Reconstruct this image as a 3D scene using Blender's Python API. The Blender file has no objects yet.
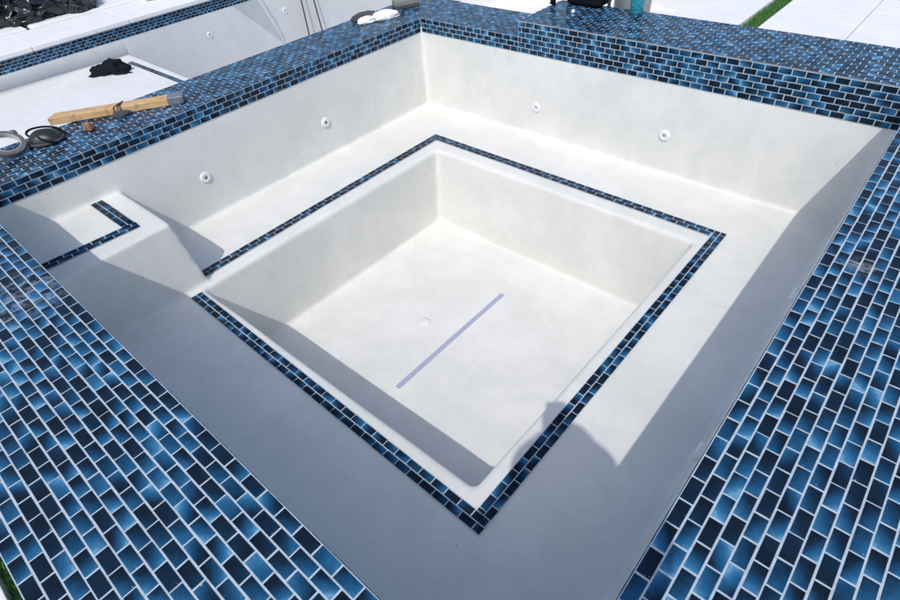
import bpy, bmesh, math, random
from mathutils import Vector, Matrix, Euler, noise as mnoise

scene = bpy.context.scene
COL = scene.collection
V = Vector
rng = random.Random(7)

# ------------------------------------------------------------------ camera
cam_d = bpy.data.cameras.new('camera')
cam_d.sensor_width = 36.0
cam_d.lens = 22.265
cam_d.clip_start = 0.05
cam_d.clip_end = 500
cam = bpy.data.objects.new('camera', cam_d)
cam.location = (2.5036, -2.5243, 1.0366)
cam.rotation_euler = (0.8334, 0.0672, 0.7136)
COL.objects.link(cam)
scene.camera = cam

# ------------------------------------------------------------------ sky and sun
SUN = V((-0.362, 0.675, -1.0))                 # the way the light travels
world = bpy.data.worlds.new('World')
scene.world = world
world.use_nodes = True
wn = world.node_tree
wn.nodes.clear()
sky = wn.nodes.new('ShaderNodeTexSky')
sky.sky_type = 'NISHITA'
sky.sun_disc = False
sky.sun_elevation = math.atan(1 / math.hypot(0.362, 0.675))
sky.sun_rotation = math.atan2(0.362, -0.675)
sky.air_density = 1.0
sky.dust_density = 1.8
sky.ozone_density = 1.0
bg = wn.nodes.new('ShaderNodeBackground')
bg.inputs['Strength'].default_value = 0.15
wo = wn.nodes.new('ShaderNodeOutputWorld')
wn.links.new(sky.outputs[0], bg.inputs['Color'])
wn.links.new(bg.outputs[0], wo.inputs['Surface'])

sun_d = bpy.data.lights.new('sun', 'SUN')
sun_d.energy = 2.05
sun_d.angle = math.radians(0.55)
sun_d.color = (1.0, 0.962, 0.912)
sun = bpy.data.objects.new('sun', sun_d)
sun.rotation_euler = SUN.to_track_quat('-Z', 'Y').to_euler()
sun.location = (5, -6, 9)
COL.objects.link(sun)

scene.view_settings.view_transform = 'Standard'
scene.view_settings.look = 'None'
scene.view_settings.gamma = 1.0
scene.view_settings.use_curve_mapping = False
scene.view_settings.exposure = 0.34

# ------------------------------------------------------------------ helpers
def thing(name, label, cat, loc=(0, 0, 0), rotz=0.0, group=None):
    o = bpy.data.objects.new(name, None)
    o.empty_display_size = 0.1
    COL.objects.link(o)
    o.location = loc
    o.rotation_euler = (0, 0, rotz)
    o['label'] = label
    o['category'] = cat
    if group:
        o['group'] = group
    return o

def tag(o, label, cat, group=None):
    o['label'] = label
    o['category'] = cat
    if group:
        o['group'] = group
    return o

def mesh_obj(name, me, mats, parent=None, world_space=True):
    o = bpy.data.objects.new(name, me)
    if not isinstance(mats, (list, tuple)):
        mats = [mats]
    for m in mats:
        me.materials.append(m)
    COL.objects.link(o)
    if parent is not None:
        o.parent = parent
        if world_space:
            o.matrix_parent_inverse = (Matrix.Translation(parent.location) @ parent.rotation_euler.to_matrix().to_4x4()).inverted()
    return o

def bm_obj(name, bm, mats, parent=None, smooth=False, world_space=True):
    me = bpy.data.meshes.new(name)
    bm.normal_update()
    bm.to_mesh(me)
    bm.free()
    if smooth:
        for p in me.polygons:
            p.use_smooth = True
    return mesh_obj(name, me, mats, parent, world_space)

def structure(o, kind='structure'):
    o['kind'] = kind
    return o

def add_box(bm, lo, hi, bevel=0.0, seg=2, mat=0, M=None):
    r = bmesh.ops.create_cube(bm, size=1.0)
    vs = r['verts']
    c = [(lo[i] + hi[i]) / 2 for i in range(3)]
    s = [hi[i] - lo[i] for i in range(3)]
    for v in vs:
        v.co = V((c[0] + v.co.x * s[0], c[1] + v.co.y * s[1], c[2] + v.co.z * s[2]))
    fs = set(f for v in vs for f in v.link_faces)
    for f in fs:
        f.material_index = mat
    if bevel > 0:
        es = list(set(e for v in vs for e in v.link_edges))
        rr = bmesh.ops.bevel(bm, geom=es, offset=bevel, segments=seg, profile=0.5, affect='EDGES', clamp_overlap=True)
        fs = set(rr['faces']) | set(f for v in rr['verts'] for f in v.link_faces)
        for f in fs:
            f.material_index = mat
        vs = list(set(v for f in fs for v in f.verts))
    if M is not None:
        for v in vs:
            v.co = M @ v.co
    return vs

def add_hexa(bm, b, t):
    """solid between a bottom quad b and a top quad t (same winding, seen from above counter-clockwise)"""
    vb = [bm.verts.new(p) for p in b]
    vt = [bm.verts.new(p) for p in t]
    bm.faces.new(vb[::-1]); bm.faces.new(vt)
    for i in range(4):
        j = (i + 1) % 4
        bm.faces.new((vb[i], vb[j], vt[j], vt[i]))

def add_lathe(bm, prof, n=24, M=None, mat=0, cap=True):
    rings = []
    for r, z in prof:
        if r < 1e-6:
            p = V((0, 0, z)); rings.append([bm.verts.new(M @ p if M else p)])
        else:
            ring = []
            for k in range(n):
                a = 2 * math.pi * k / n
                p = V((r * math.cos(a), r * math.sin(a), z))
                ring.append(bm.verts.new(M @ p if M else p))
            rings.append(ring)
    for A, B in zip(rings, rings[1:]):
        for k in range(n):
            j = (k + 1) % n
            if len(A) == 1 and len(B) == 1:
                continue
            if len(A) == 1:
                f = bm.faces.new((A[0], B[j], B[k]))
            elif len(B) == 1:
                f = bm.faces.new((A[k], A[j], B[0]))
            else:
                f = bm.faces.new((A[k], A[j], B[j], B[k]))
            f.material_index = mat
    return rings

def add_tube(bm, pts, rad, n=8, mat=0, cap=True):
    pts = [V(p) for p in pts]
    rads = rad if isinstance(rad, (list, tuple)) else [rad] * len(pts)
    rings = []
    up = V((0.13, 0.21, 0.97)).normalized()
    for i, p in enumerate(pts):
        a = pts[max(0, i - 1)]; b = pts[min(len(pts) - 1, i + 1)]
        d = (b - a).normalized()
        s = d.cross(up)
        if s.length < 0.05:
            s = d.cross(V((1, 0, 0)))
        s.normalize()
        t = s.cross(d).normalized()
        rings.append([bm.verts.new(p + rads[i] * (math.cos(2 * math.pi * k / n) * s + math.sin(2 * math.pi * k / n) * t)) for k in range(n)])
    for A, B in zip(rings, rings[1:]):
        for k in range(n):
            j = (k + 1) % n
            bm.faces.new((A[k], A[j], B[j], B[k])).material_index = mat
    if cap:
        bm.faces.new(rings[0][::-1]).material_index = mat
        bm.faces.new(rings[-1]).material_index = mat

def frame(O, X, Y, Z):
    M = Matrix.Identity(4)
    for i in range(3):
        M[i][0] = X[i]; M[i][1] = Y[i]; M[i][2] = Z[i]; M[i][3] = O[i]
    return M

def baked(o, name):
    """the mesh of an object with its modifiers applied; the object itself goes"""
    bpy.context.view_layer.update()
    dg = bpy.context.evaluated_depsgraph_get()
    me = bpy.data.meshes.new_from_object(o.evaluated_get(dg))
    me.name = name
    bpy.data.objects.remove(o)
    return me

# ------------------------------------------------------------------ materials
def new_mat(name):
    m = bpy.data.materials.new(name)
    m.use_nodes = True
    nt = m.node_tree
    b = nt.nodes['Principled BSDF']
    return m, nt, b

def N(nt, typ, **kw):
    n = nt.nodes.new(typ)
    for k, v in kw.items():
        setattr(n, k, v)
    return n

def math_n(nt, op, a, b=None, c=None, clamp=False):
    n = nt.nodes.new('ShaderNodeMath')
    n.operation = op
    n.use_clamp = clamp
    for i, x in enumerate((a, b, c)):
        if x is None:
            continue
        if hasattr(x, 'links'):
            nt.links.new(x, n.inputs[i])
        else:
            n.inputs[i].default_value = x
    return n.outputs[0]

def noise_n(nt, scale, detail=4, rough=0.55, vec=None, dist=0.0):
    n = nt.nodes.new('ShaderNodeTexNoise')
    n.inputs['Scale'].default_value = scale
    n.inputs['Detail'].default_value = detail
    n.inputs['Roughness'].default_value = rough
    n.inputs['Distortion'].default_value = dist
    if vec is None:
        g = nt.nodes.new('ShaderNodeNewGeometry')
        vec = g.outputs['Position']
    nt.links.new(vec, n.inputs['Vector'])
    return n.outputs['Fac']

def ramp_n(nt, fac, stops, interp='LINEAR'):
    n = nt.nodes.new('ShaderNodeValToRGB')
    cr = n.color_ramp
    cr.interpolation = interp
    while len(cr.elements) < len(stops):
        cr.elements.new(0.5)
    for e, (p, c) in zip(cr.elements, stops):
        e.position = p
        e.color = (*c, 1) if len(c) == 3 else c
    nt.links.new(fac, n.inputs[0])
    return n.outputs['Color']

def mix_n(nt, fac, a, b, mode='MIX'):
    n = nt.nodes.new('ShaderNodeMix')
    n.data_type = 'RGBA'
    n.blend_type = mode
    for sock, x in ((n.inputs['Factor'], fac), (n.inputs['A'], a), (n.inputs['B'], b)):
        pass
    def put(i, x):
        if hasattr(x, 'links'):
            nt.links.new(x, n.inputs[i])
        else:
            n.inputs[i].default_value = x if not isinstance(x, tuple) or len(x) == 4 else (*x, 1)
    put(0, fac); put(6, a); put(7, b)
    return n.outputs[2]

def bump_n(nt, h, strength, dist, b):
    n = nt.nodes.new('ShaderNodeBump')
    n.inputs['Strength'].default_value = strength
    n.inputs['Distance'].default_value = dist
    nt.links.new(h, n.inputs['Height'])
    nt.links.new(n.outputs[0], b.inputs['Normal'])

def simple(name, col, rough=0.5, metal=0.0, var=0.12, scale=30, bump=0.0, bd=0.002, spec=None):
    m, nt, b = new_mat(name)
    f = noise_n(nt, scale, 5)
    c = ramp_n(nt, f, [(0.25, tuple(x * (1 - var) for x in col)), (0.75, tuple(min(1, x * (1 + var)) for x in col))])
    nt.links.new(c, b.inputs['Base Color'])
    b.inputs['Roughness'].default_value = rough
    b.inputs['Metallic'].default_value = metal
    if spec is not None:
        b.inputs['Specular IOR Level'].default_value = spec
    if bump:
        bump_n(nt, f, bump, bd, b)
    return m

def plaster_mat(name, a, bcol):
    m, nt, b = new_mat(name)
    big = noise_n(nt, 1.7, 5, 0.6, dist=0.6)
    mid = noise_n(nt, 7.0, 6, 0.62, dist=0.4)
    fine = noise_n(nt, 160.0, 3, 0.6)
    mp = N(nt, 'ShaderNodeMapping')
    mp.inputs['Scale'].default_value = (2.2, 2.2, 0.8)
    mp.inputs['Rotation'].default_value = (0.2, 0.3, 0.75)
    g = N(nt, 'ShaderNodeNewGeometry')
    nt.links.new(g.outputs['Position'], mp.inputs['Vector'])
    smear = noise_n(nt, 3.2, 5, 0.65, vec=mp.outputs[0], dist=1.2)
    s = math_n(nt, 'ADD', math_n(nt, 'MULTIPLY', big, 0.45), math_n(nt, 'MULTIPLY', mid, 0.30))
    s = math_n(nt, 'ADD', s, math_n(nt, 'MULTIPLY', smear, 0.25))
    c = ramp_n(nt, s, [(0.30, bcol), (0.47, tuple((x + y) / 2 for x, y in zip(a, bcol))), (0.56, a), (0.72, tuple(x * 1.03 for x in a))])
    speck = ramp_n(nt, fine, [(0.28, (0.86, 0.86, 0.86)), (0.45, (1, 1, 1))])
    c = mix_n(nt, 1.0, c, speck, 'MULTIPLY')
    # small dark pinholes and grit left in the trowelled finish
    vo = N(nt, 'ShaderNodeTexVoronoi')
    vo.inputs['Scale'].default_value = 16.0
    nt.links.new(g.outputs['Position'], vo.inputs['Vector'])
    pin = ramp_n(nt, vo.outputs['Distance'], [(0.030, (0.55, 0.54, 0.52)), (0.055, (1, 1, 1))])
    keep = math_n(nt, 'GREATER_THAN', noise_n(nt, 2.3, 2), 0.60)
    c = mix_n(nt, keep, c, mix_n(nt, 1.0, c, pin, 'MULTIPLY'))
    nt.links.new(c, b.inputs['Base Color'])
    b.inputs['Roughness'].default_value = 0.62
    b.inputs['Specular IOR Level'].default_value = 0.3
    h = math_n(nt, 'ADD', math_n(nt, 'MULTIPLY', mid, 0.8), math_n(nt, 'MULTIPLY', fine, 0.12))
    bump_n(nt, h, 0.35, 0.006, b)
    return m

PLASTER = plaster_mat('white_plaster', (0.688, 0.685, 0.653), (0.588, 0.597, 0.563))  # second tone is plaster mottling that also hints at soft dappled shade
POOLPLASTER = plaster_mat('pool_plaster', (0.69, 0.69, 0.675), (0.61, 0.615, 0.605))

def tile_mat():
    m, nt, b = new_mat('blue_glass_tile')
    a1 = N(nt, 'ShaderNodeAttribute', attribute_name='shade').outputs['Fac']
    a2 = N(nt, 'ShaderNodeAttribute', attribute_name='fade').outputs['Fac']
    uv = N(nt, 'ShaderNodeUVMap')
    sx = N(nt, 'ShaderNodeSeparateXYZ')
    nt.links.new(uv.outputs[0], sx.inputs[0])
    fu = sx.outputs['X']; fv = sx.outputs['Y']
    gp = N(nt, 'ShaderNodeNewGeometry')
    cb = N(nt, 'ShaderNodeCombineXYZ')
    for k in range(3):
        nt.links.new(math_n(nt, 'MULTIPLY', a1, 41.0 + 17.0 * k), cb.inputs[k])
    va = N(nt, 'ShaderNodeVectorMath', operation='ADD')
    nt.links.new(gp.outputs['Position'], va.inputs[0]); nt.links.new(cb.outputs[0], va.inputs[1])
    cloud = noise_n(nt, 70.0, 4, 0.6, vec=va.outputs[0])
    fine = noise_n(nt, 420.0, 3, 0.6)
    ang = math_n(nt, 'MULTIPLY', a1, 57.0)
    gx = math_n(nt, 'MULTIPLY', math_n(nt, 'SUBTRACT', fu, 0.5), math_n(nt, 'ADD', 0.75, math_n(nt, 'MULTIPLY', math_n(nt, 'COSINE', ang), 0.30)))
    gy = math_n(nt, 'MULTIPLY', math_n(nt, 'SUBTRACT', fv, 0.5), math_n(nt, 'MULTIPLY', math_n(nt, 'SINE', ang), 0.55))
    grad = math_n(nt, 'MULTIPLY', math_n(nt, 'ADD', gx, gy), a2)
    t = math_n(nt, 'ADD', a1, math_n(nt, 'MULTIPLY', grad, 1.0))
    t = math_n(nt, 'ADD', t, math_n(nt, 'MULTIPLY', math_n(nt, 'SUBTRACT', cloud, 0.5), 0.38), clamp=True)
    col = ramp_n(nt, t, [(0.0, (0.0025, 0.008, 0.017)), (0.24, (0.003, 0.017, 0.040)), (0.48, (0.007, 0.050, 0.115)),
                         (0.72, (0.016, 0.098, 0.205)), (0.90, (0.044, 0.165, 0.300)), (1.0, (0.11, 0.27, 0.42))])
    # chalky edge and smears of dried grout / plaster dust, plus painted glints
    ed = math_n(nt, 'MINIMUM', math_n(nt, 'MINIMUM', fv, math_n(nt, 'SUBTRACT', 1.0, fv)),
                math_n(nt, 'MULTIPLY', math_n(nt, 'MINIMUM', fu, math_n(nt, 'SUBTRACT', 1.0, fu)), 2.0))
    edge = math_n(nt, 'SUBTRACT', 1.0, math_n(nt, 'DIVIDE', ed, 0.09), clamp=True)
    dustn = noise_n(nt, 120.0, 5, 0.7, dist=0.8)
    dust_e = math_n(nt, 'MULTIPLY', edge, ramp_n(nt, dustn, [(0.56, (0, 0, 0)), (0.72, (0.4, 0.4, 0.4))]))
    patch = ramp_n(nt, noise_n(nt, 4.3, 3, 0.5), [(0.63, (0, 0, 0)), (0.74, (1, 1, 1))])
    smear = ramp_n(nt, noise_n(nt, 55.0, 6, 0.75, dist=1.0), [(0.50, (0, 0, 0)), (0.66, (0.8, 0.8, 0.8))])
    # two splashes where plaster has dried on the tile
    g = N(nt, 'ShaderNodeNewGeometry')
    spots = None
    for c0, r0 in (((0.93, -2.475, 0.163), 0.15), ((2.52, -1.165, 0.163), 0.05)):
        d = N(nt, 'ShaderNodeVectorMath', operation='DISTANCE')
        nt.links.new(g.outputs['Position'], d.inputs[0])
        d.inputs[1].default_value = c0
        q = math_n(nt, 'SUBTRACT', 1.0, math_n(nt, 'DIVIDE', d.outputs['Value'], r0), clamp=True)
        spots = q if spots is None else math_n(nt, 'MAXIMUM', spots, q)
    spotm = math_n(nt, 'MULTIPLY', math_n(nt, 'MULTIPLY', spots, 1.3, clamp=True), ramp_n(nt, noise_n(nt, 38.0, 4, 0.6, dist=0.6), [(0.46, (0, 0, 0)), (0.66, (0.32, 0.32, 0.32))]))
    dust_glint = math_n(nt, 'MAXIMUM', dust_e, math_n(nt, 'MULTIPLY', math_n(nt, 'MULTIPLY', patch, smear), 0.12))
    dust_glint = math_n(nt, 'MAXIMUM', dust_glint, spotm)
    film = math_n(nt, 'MULTIPLY', noise_n(nt, 9.0, 4, 0.6), 0.012)
    glint = math_n(nt, 'MULTIPLY', math_n(nt, 'GREATER_THAN', math_n(nt, 'MULTIPLY', math_n(nt, 'SUBTRACT', fu, 0.5), math_n(nt, 'SIGN', a2)), 0.37), ramp_n(nt, noise_n(nt, 150.0, 3, 0.6), [(0.66, (0, 0, 0)), (0.74, (0.5, 0.5, 0.5))]))  # bright glint painted at the lighter end of a tile
    dust_glint = math_n(nt, 'MAXIMUM', dust_glint, glint)
    dust_glint = math_n(nt, 'MAXIMUM', dust_glint, film)
    col = mix_n(nt, dust_glint, col, (0.50, 0.54, 0.58))
    nt.links.new(col, b.inputs['Base Color'])
    r = math_n(nt, 'ADD', math_n(nt, 'MULTIPLY', fine, 0.12), math_n(nt, 'MULTIPLY', dust_glint, 0.5))
    r = math_n(nt, 'ADD', r, 0.08, clamp=True)
    nt.links.new(r, b.inputs['Roughness'])
    b.inputs['IOR'].default_value = 1.5
    b.inputs['Specular IOR Level'].default_value = 0.14
    bump_n(nt, math_n(nt, 'ADD', cloud, math_n(nt, 'MULTIPLY', fine, 0.08)), 0.25, 0.0012, b)
    return m

TILE = tile_mat()
GROUT = simple('pale_grout', (0.40, 0.48, 0.55), 0.85, var=0.16, scale=90, bump=0.4, bd=0.001)
MASONRY = simple('masonry', (0.34, 0.35, 0.36), 0.9, var=0.15, scale=12, bump=0.4)
JETW = simple('white_plastic', (0.72, 0.72, 0.72), 0.28, var=0.03, scale=20)
HOLE = simple('dark_hole', (0.02, 0.02, 0.022), 0.6)
LAV = simple('lavender_tape', (0.36, 0.36, 0.50), 0.55, var=0.07, scale=60)

# ------------------------------------------------------------------ glass tile mosaics (real tiles over a grout bed)
PU, PV, GAP = 0.0508, 0.0254, 0.0030

class Mosaic:
    dull = 1.0
    lean = 0
    def __init__(self, seed):
        self.v = []; self.f = []; self.mi = []; self.sh = []; self.fd = []; self.uv = []
        self.r = random.Random(seed)
    def quad(self, pts, mi, sh, fd, uvs):
        n = len(self.v)
        self.v += pts
        self.f.append((n, n + 1, n + 2, n + 3))
        self.mi.append(mi); self.sh.append(sh); self.fd.append(fd); self.uv += uvs
    def panel(self, O, U, W, length, rows, phase=0.0, thick=0.0035, bed=True, start=None):
        """running-bond rows of tiles: U along the rows, W across them, normal = U x W"""
        O = V(O); U = V(U).normalized(); W = V(W).normalized(); Nn = U.cross(W).normalized()
        r = self.r
        width = rows * PV
        if bed:
            b = O + Nn * 0.0022
            self.quad([b, b + U * length, b + U * length + W * width, b + W * width], 1, 0, 0, [(0, 0), (1, 0), (1, 1), (0, 1)])
        for k in range(rows):
            off = ((k % 2) * 0.5 + phase) * PU
            u = -off
            while u < length - 1e-4:
                a = max(u, 0.0) + GAP / 2; c = min(u + PU, length) - GAP / 2
                u += PU
                if c - a < 0.006:
                    continue
                j = lambda s: r.uniform(-s, s)
                a += j(0.0005); c += j(0.0005)
                w0 = k * PV + GAP / 2 + j(0.0005); w1 = (k + 1) * PV - GAP / 2 + j(0.0005)
                h = [thick - 0.0002 + j(0.00035) for _ in range(4)]
                t = 0.0007
                q = r.random()
                if q < 0.26:
                    sh = r.uniform(0.04, 0.20)
                elif q < 0.86:
                    sh = r.uniform(0.28, 0.54)
                else:
                    sh = r.uniform(0.54, 0.74)
                sh *= self.dull
                fd = ((self.lean if r.random() < 0.82 else -self.lean) or r.choice((-1, 1))) * r.uniform(0.55, 1.15) * (0.45 if sh < 0.2 else 1.0)
                P = lambda x, y, z: O + U * x + W * y + Nn * z
                B = [P(a, w0, 0.0018), P(c, w0, 0.0018), P(c, w1, 0.0018), P(a, w1, 0.0018)]
                T = [P(a + t, w0 + t, h[0]), P(c - t, w0 + t, h[1]), P(c - t, w1 - t, h[2]), P(a + t, w1 - t, h[3])]
                n = len(self.v)
                self.v += B + T
                uvB = [(0, 0), (1, 0), (1, 1), (0, 1)]
                uvT = [(0.03, 0.05), (0.97, 0.05), (0.97, 0.95), (0.03, 0.95)]
                self.f.append((n + 4, n + 5, n + 6, n + 7)); self.uv += uvT
                for i in range(4):
                    m = (i + 1) % 4
                    self.f.append((n + i, n + m, n + 4 + m, n + 4 + i))
                    self.uv += [uvB[i], uvB[m], uvT[m], uvT[i]]
                self.mi += [0] * 5; self.sh += [sh] * 5; self.fd += [fd] * 5
    def build(self, name, parent):
        me = bpy.data.meshes.new(name)
        me.from_pydata([tuple(p) for p in self.v], [], self.f)
        me.polygons.foreach_set('material_index', self.mi)
        ul = me.uv_layers.new(name='UVMap')
        flat = [x for p in self.uv for x in p]
        ul.data.foreach_set('uv', flat)
        me.attributes.new('shade', 'FLOAT', 'FACE').data.foreach_set('value', self.sh)
        me.attributes.new('fade', 'FLOAT', 'FACE').data.foreach_set('value', self.fd)
        me.update()
        return mesh_obj(name, me, [TILE, GROUT], parent)

# ------------------------------------------------------------------ main dimensions (metres; z = 0 is the top of the spa plaster)
SW, SL = 2.4425, 2.3952            # inner width (x) and length (y) of the spa
ZT, ZLOW = 6 * PV + 0.0060, 3 * PV + 0.0020
HB, HF = 0.4374, 0.8702            # bench and footwell depth
ZSTEP = -0.13
GZ = -0.36                         # paving level
WT = 14 * PV                       # thickness of the tiled walls
PX = -3.77                         # face of the pool's far wall
SHELF, PFLOOR = -0.66, -1.62

# ------------------------------------------------------------------ ground and paving
PAVE = plaster_mat('white_porcelain_paving', (0.74, 0.735, 0.73), (0.68, 0.675, 0.67))
JOINT = simple('paving_joint', (0.20, 0.20, 0.20), 0.9, scale=40)
SOIL = simple('dry_ground', (0.42, 0.40, 0.36), 0.95, var=0.2, scale=3, bump=0.5)

X0, X1, Y0, Y1 = PX, 0.60, -2.75, 6.5      # outline of the pool
bm = bmesh.new()
def sheet(bm, x0, y0, x1, y1, z):
    bm.faces.new([bm.verts.new(p) for p in ((x0, y0, z), (x1, y0, z), (x1, y1, z), (x0, y1, z))])
FAR = 160
sheet(bm, -FAR, -FAR, X0 - 0.02, FAR, GZ - 0.05)
sheet(bm, X1 + 0.02, -FAR, FAR, -2.70, GZ - 0.05)
sheet(bm, X1 + 0.02, 0.37, FAR, FAR, GZ - 0.05)
sheet(bm, SW + 0.33, -2.70, FAR, 0.37, GZ - 0.05)
sheet(bm, X0 - 0.02, -FAR, X1 + 0.02, Y0 - 0.02, GZ - 0.05)
sheet(bm, X0 - 0.02, Y1 + 0.02, X1 + 0.02, FAR, GZ - 0.05)
structure(bm_obj('ground', bm, SOIL))

bm = bmesh.new()
def slab(x0, y0, x1, y1, g=0.0025, z=GZ, bev=0.003):
    add_box(bm, (x0 + g, y0 + g, GZ - 0.045), (x1 - g, y1 - g, z + rng.uniform(-0.0008, 0.0008)), bev, 2)
# far side, beyond the raised wall: long slabs between turf strips
for (a, b_) in ((0.62, 1.165), (1.295, 1.862), (1.862, 2.44), (2.44, 3.02), (3.15, 3.72), (3.72, 4.30), (4.30, 4.88)):
    y = 0.46 if a < 3.1 else -2.906
    while y < 9:
        n = min(y + 2.4, 9.2)
        slab(a, y, b_, n); y = n
for i in range(16):
    for j in range(5):
        slab(-4.4 + 0.6 * i, -6.0 + 0.6 * j, -3.8 + 0.6 * i, -5.4 + 0.6 * j) if j < 4 else slab(-4.4 + 0.6 * i, -3.6, -3.8 + 0.6 * i, -2.908)
for i in range(8):
    slab(-3.75 + 0.6 * i, 6.56, -3.15 + 0.6 * i, 7.6)
for y0, y1 in ((-2.906, -1.8), (-1.8, -0.7), (-0.7, 0.46)):
    slab(SW + WT + 0.006, y0, 3.02, y1)
# beyond the pool: coping course first, then the slabs behind an open joint
for i in range(12):
    slab(-4.375, -2.92 + i * 0.9, PX + 0.028, -2.02 + i * 0.9, 0.0012, bev=0.008)
for yy0, yy1 in ((-4.0, -2.45), (-2.45, -0.915), (-0.885, 0.62), (0.62, 2.1), (2.1, 3.6), (3.6, 5.2)):
    for i in range(5):
        slab(-4.42 - 0.9 * (i + 1), yy0, -4.42 - 0.9 * i, yy1, 0.004, GZ + 0.004, 0.02)
structure(bm_obj('paving', bm, PAVE))

# turf strips between the slabs and round the spa
TURF = simple('artificial_turf', (0.055, 0.165, 0.035), 0.7, var=0.35, scale=60)
bm = bmesh.new()
def turf(x0, y0, x1, y1, dens=2600, h=0.030):
    bm.faces.new([bm.verts.new(p) for p in ((x0, y0, GZ - 0.03), (x1, y0, GZ - 0.03), (x1, y1, GZ - 0.03), (x0, y1, GZ - 0.03))])
    for _ in range(int((x1 - x0) * (y1 - y0) * dens * 4)):
        x = rng.uniform(x0, x1); y = rng.uniform(y0, y1); a = rng.uniform(0, 6.283); w = 0.0028
        hh = h * rng.uniform(0.7, 1.15); lx = rng.uniform(-0.012, 0.012); ly = rng.uniform(-0.012, 0.012)
        bm.faces.new([bm.verts.new(p) for p in ((x - w * math.cos(a), y - w * math.sin(a), GZ - 0.03), (x + w * math.cos(a), y + w * math.sin(a), GZ - 0.03), (x + lx, y + ly, GZ - 0.03 + hh))])
turf(1.168, 0.46, 1.292, 5.0)
turf(3.03, 0.5, 3.14, 3.0, 1200)
turf(-4.37, -2.906, 2.75, -2.765)
structure(bm_obj('turf', bm, TURF), 'stuff')

# ------------------------------------------------------------------ the swimming pool behind the spa
pool = thing('swimming_pool', 'large empty white plastered pool behind the square spa with a shallow shelf', 'swimming pool', (PX + 2, 1.0, PFLOOR))
bm = bmesh.new()
def pquad(*pts):
    return bm.faces.new([bm.verts.new(p) for p in pts])
SHY = -0.345                                    # front edge of the shelf
zb = GZ - 0.155                                 # bottom of the pool's tile band
xs = -WT + 0.03
# far wall, ends, right wall
pquad((X0, Y0, SHELF), (X0, SHY, SHELF), (X0, SHY, zb), (X0, Y0, zb))
pquad((X0, SHY, PFLOOR), (X0, Y1, PFLOOR), (X0, Y1, zb), (X0, SHY, zb))
pquad((X0, Y1, PFLOOR), (X1, Y1, PFLOOR), (X1, Y1, GZ - 0.05), (X0, Y1, GZ - 0.05))
pquad((X1, Y1, PFLOOR), (X1, 0.36, PFLOOR), (X1, 0.36, GZ - 0.05), (X1, Y1, GZ - 0.05))
pquad((X0, Y0, SHELF), (X0, Y0, GZ - 0.05), (xs, Y0, GZ - 0.05), (xs, Y0, SHELF))
pquad((X0, Y0, SHELF), (xs, Y0, SHELF), (xs, SHY, SHELF), (X0, SHY, SHELF))
pquad((X0, SHY, SHELF), (xs, SHY, SHELF), (xs, SHY, PFLOOR), (X0, SHY, PFLOOR))
pquad((X0, SHY, PFLOOR), (X1, SHY, PFLOOR), (X1, Y1, PFLOOR), (X0, Y1, PFLOOR))
bmesh.ops.remove_doubles(bm, verts=bm.verts, dist=0.0005)
bmesh.ops.recalc_face_normals(bm, faces=bm.faces)
es = [e for e in bm.edges if len(e.link_faces) == 2 and e.calc_face_angle(0) > 0.5]
bmesh.ops.bevel(bm, geom=es, offset=0.055, segments=5, profile=0.5, affect='EDGES')
bm_obj('plaster_shell', bm, POOLPLASTER, pool, smooth=True)
m = Mosaic(31)
m.panel((X0 - 0.001, Y0, zb), (0, 1, 0), (0, 0, 1), 9.6, 6)
m.build('tile_band', pool)
m = Mosaic(32); m.dull = 0.72
m.panel((-3.52, -0.485, SHELF), (1, 0.01, 0), (0, 1, 0), 3.1, 2)
m.build('tile_trim', pool)

DARKPLASTER = plaster_mat('grey_plaster', (0.50, 0.525, 0.53), (0.44, 0.465, 0.475))  # darker grey plaster tone for the wedge and thin line below
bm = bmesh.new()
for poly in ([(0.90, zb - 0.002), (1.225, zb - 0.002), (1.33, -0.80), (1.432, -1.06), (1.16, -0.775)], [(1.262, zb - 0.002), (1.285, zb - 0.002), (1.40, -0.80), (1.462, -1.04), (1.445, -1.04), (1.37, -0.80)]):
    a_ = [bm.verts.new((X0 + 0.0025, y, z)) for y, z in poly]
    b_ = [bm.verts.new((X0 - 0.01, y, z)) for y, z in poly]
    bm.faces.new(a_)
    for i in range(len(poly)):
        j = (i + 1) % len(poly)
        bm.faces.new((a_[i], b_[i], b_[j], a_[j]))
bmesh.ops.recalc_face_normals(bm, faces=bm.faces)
bm_obj('grey_patch', bm, DARKPLASTER, pool)

# ------------------------------------------------------------------ the spa: a plaster shell grown from solids, its corners trowelled round
spa = thing('spa_basin', 'square sunken spa of white plaster with bench, corner step and deep footwell', 'hot tub', (SW / 2, -SL / 2, -HF))
bm = bmesh.new()
T = 0.28; ZB = -1.02; ZR = 0.030
def block(b4, t4, z0, z1):
    add_hexa(bm, [(*p, z0) for p in b4], [(*p, z1) for p in t4])
# walls (slightly battered: pt = inner foot, top edge on the tile line)
block([(-T, -SL - T), (0.012, -SL - T), (0.012, T), (-T, T)], [(-T, -SL - T), (-0.002, -SL - T), (-0.002, T), (-T, T)], -0.60, ZR)
block([(-T, -0.012), (SW + T, -0.012), (SW + T, T), (-T, T)], [(-T, 0.002), (SW + T, 0.002), (SW + T, T), (-T, T)], -0.60, ZR)
block([(-T, -SL - T), (SW + T, -SL - T), (SW + T, -SL + 0.02), (-T, -SL + 0.02)], [(-T, -SL - T), (SW + T, -SL - T), (SW + T, -SL - 0.004), (-T, -SL - 0.004)], -0.60, ZR)
block([(SW - 0.075, -SL - T), (SW + T, -SL - T), (SW + T, T), (SW - 0.075, T)], [(SW, -SL - T), (SW + T, -SL - T), (SW + T, T), (SW, T)], -0.60, ZR)
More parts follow.
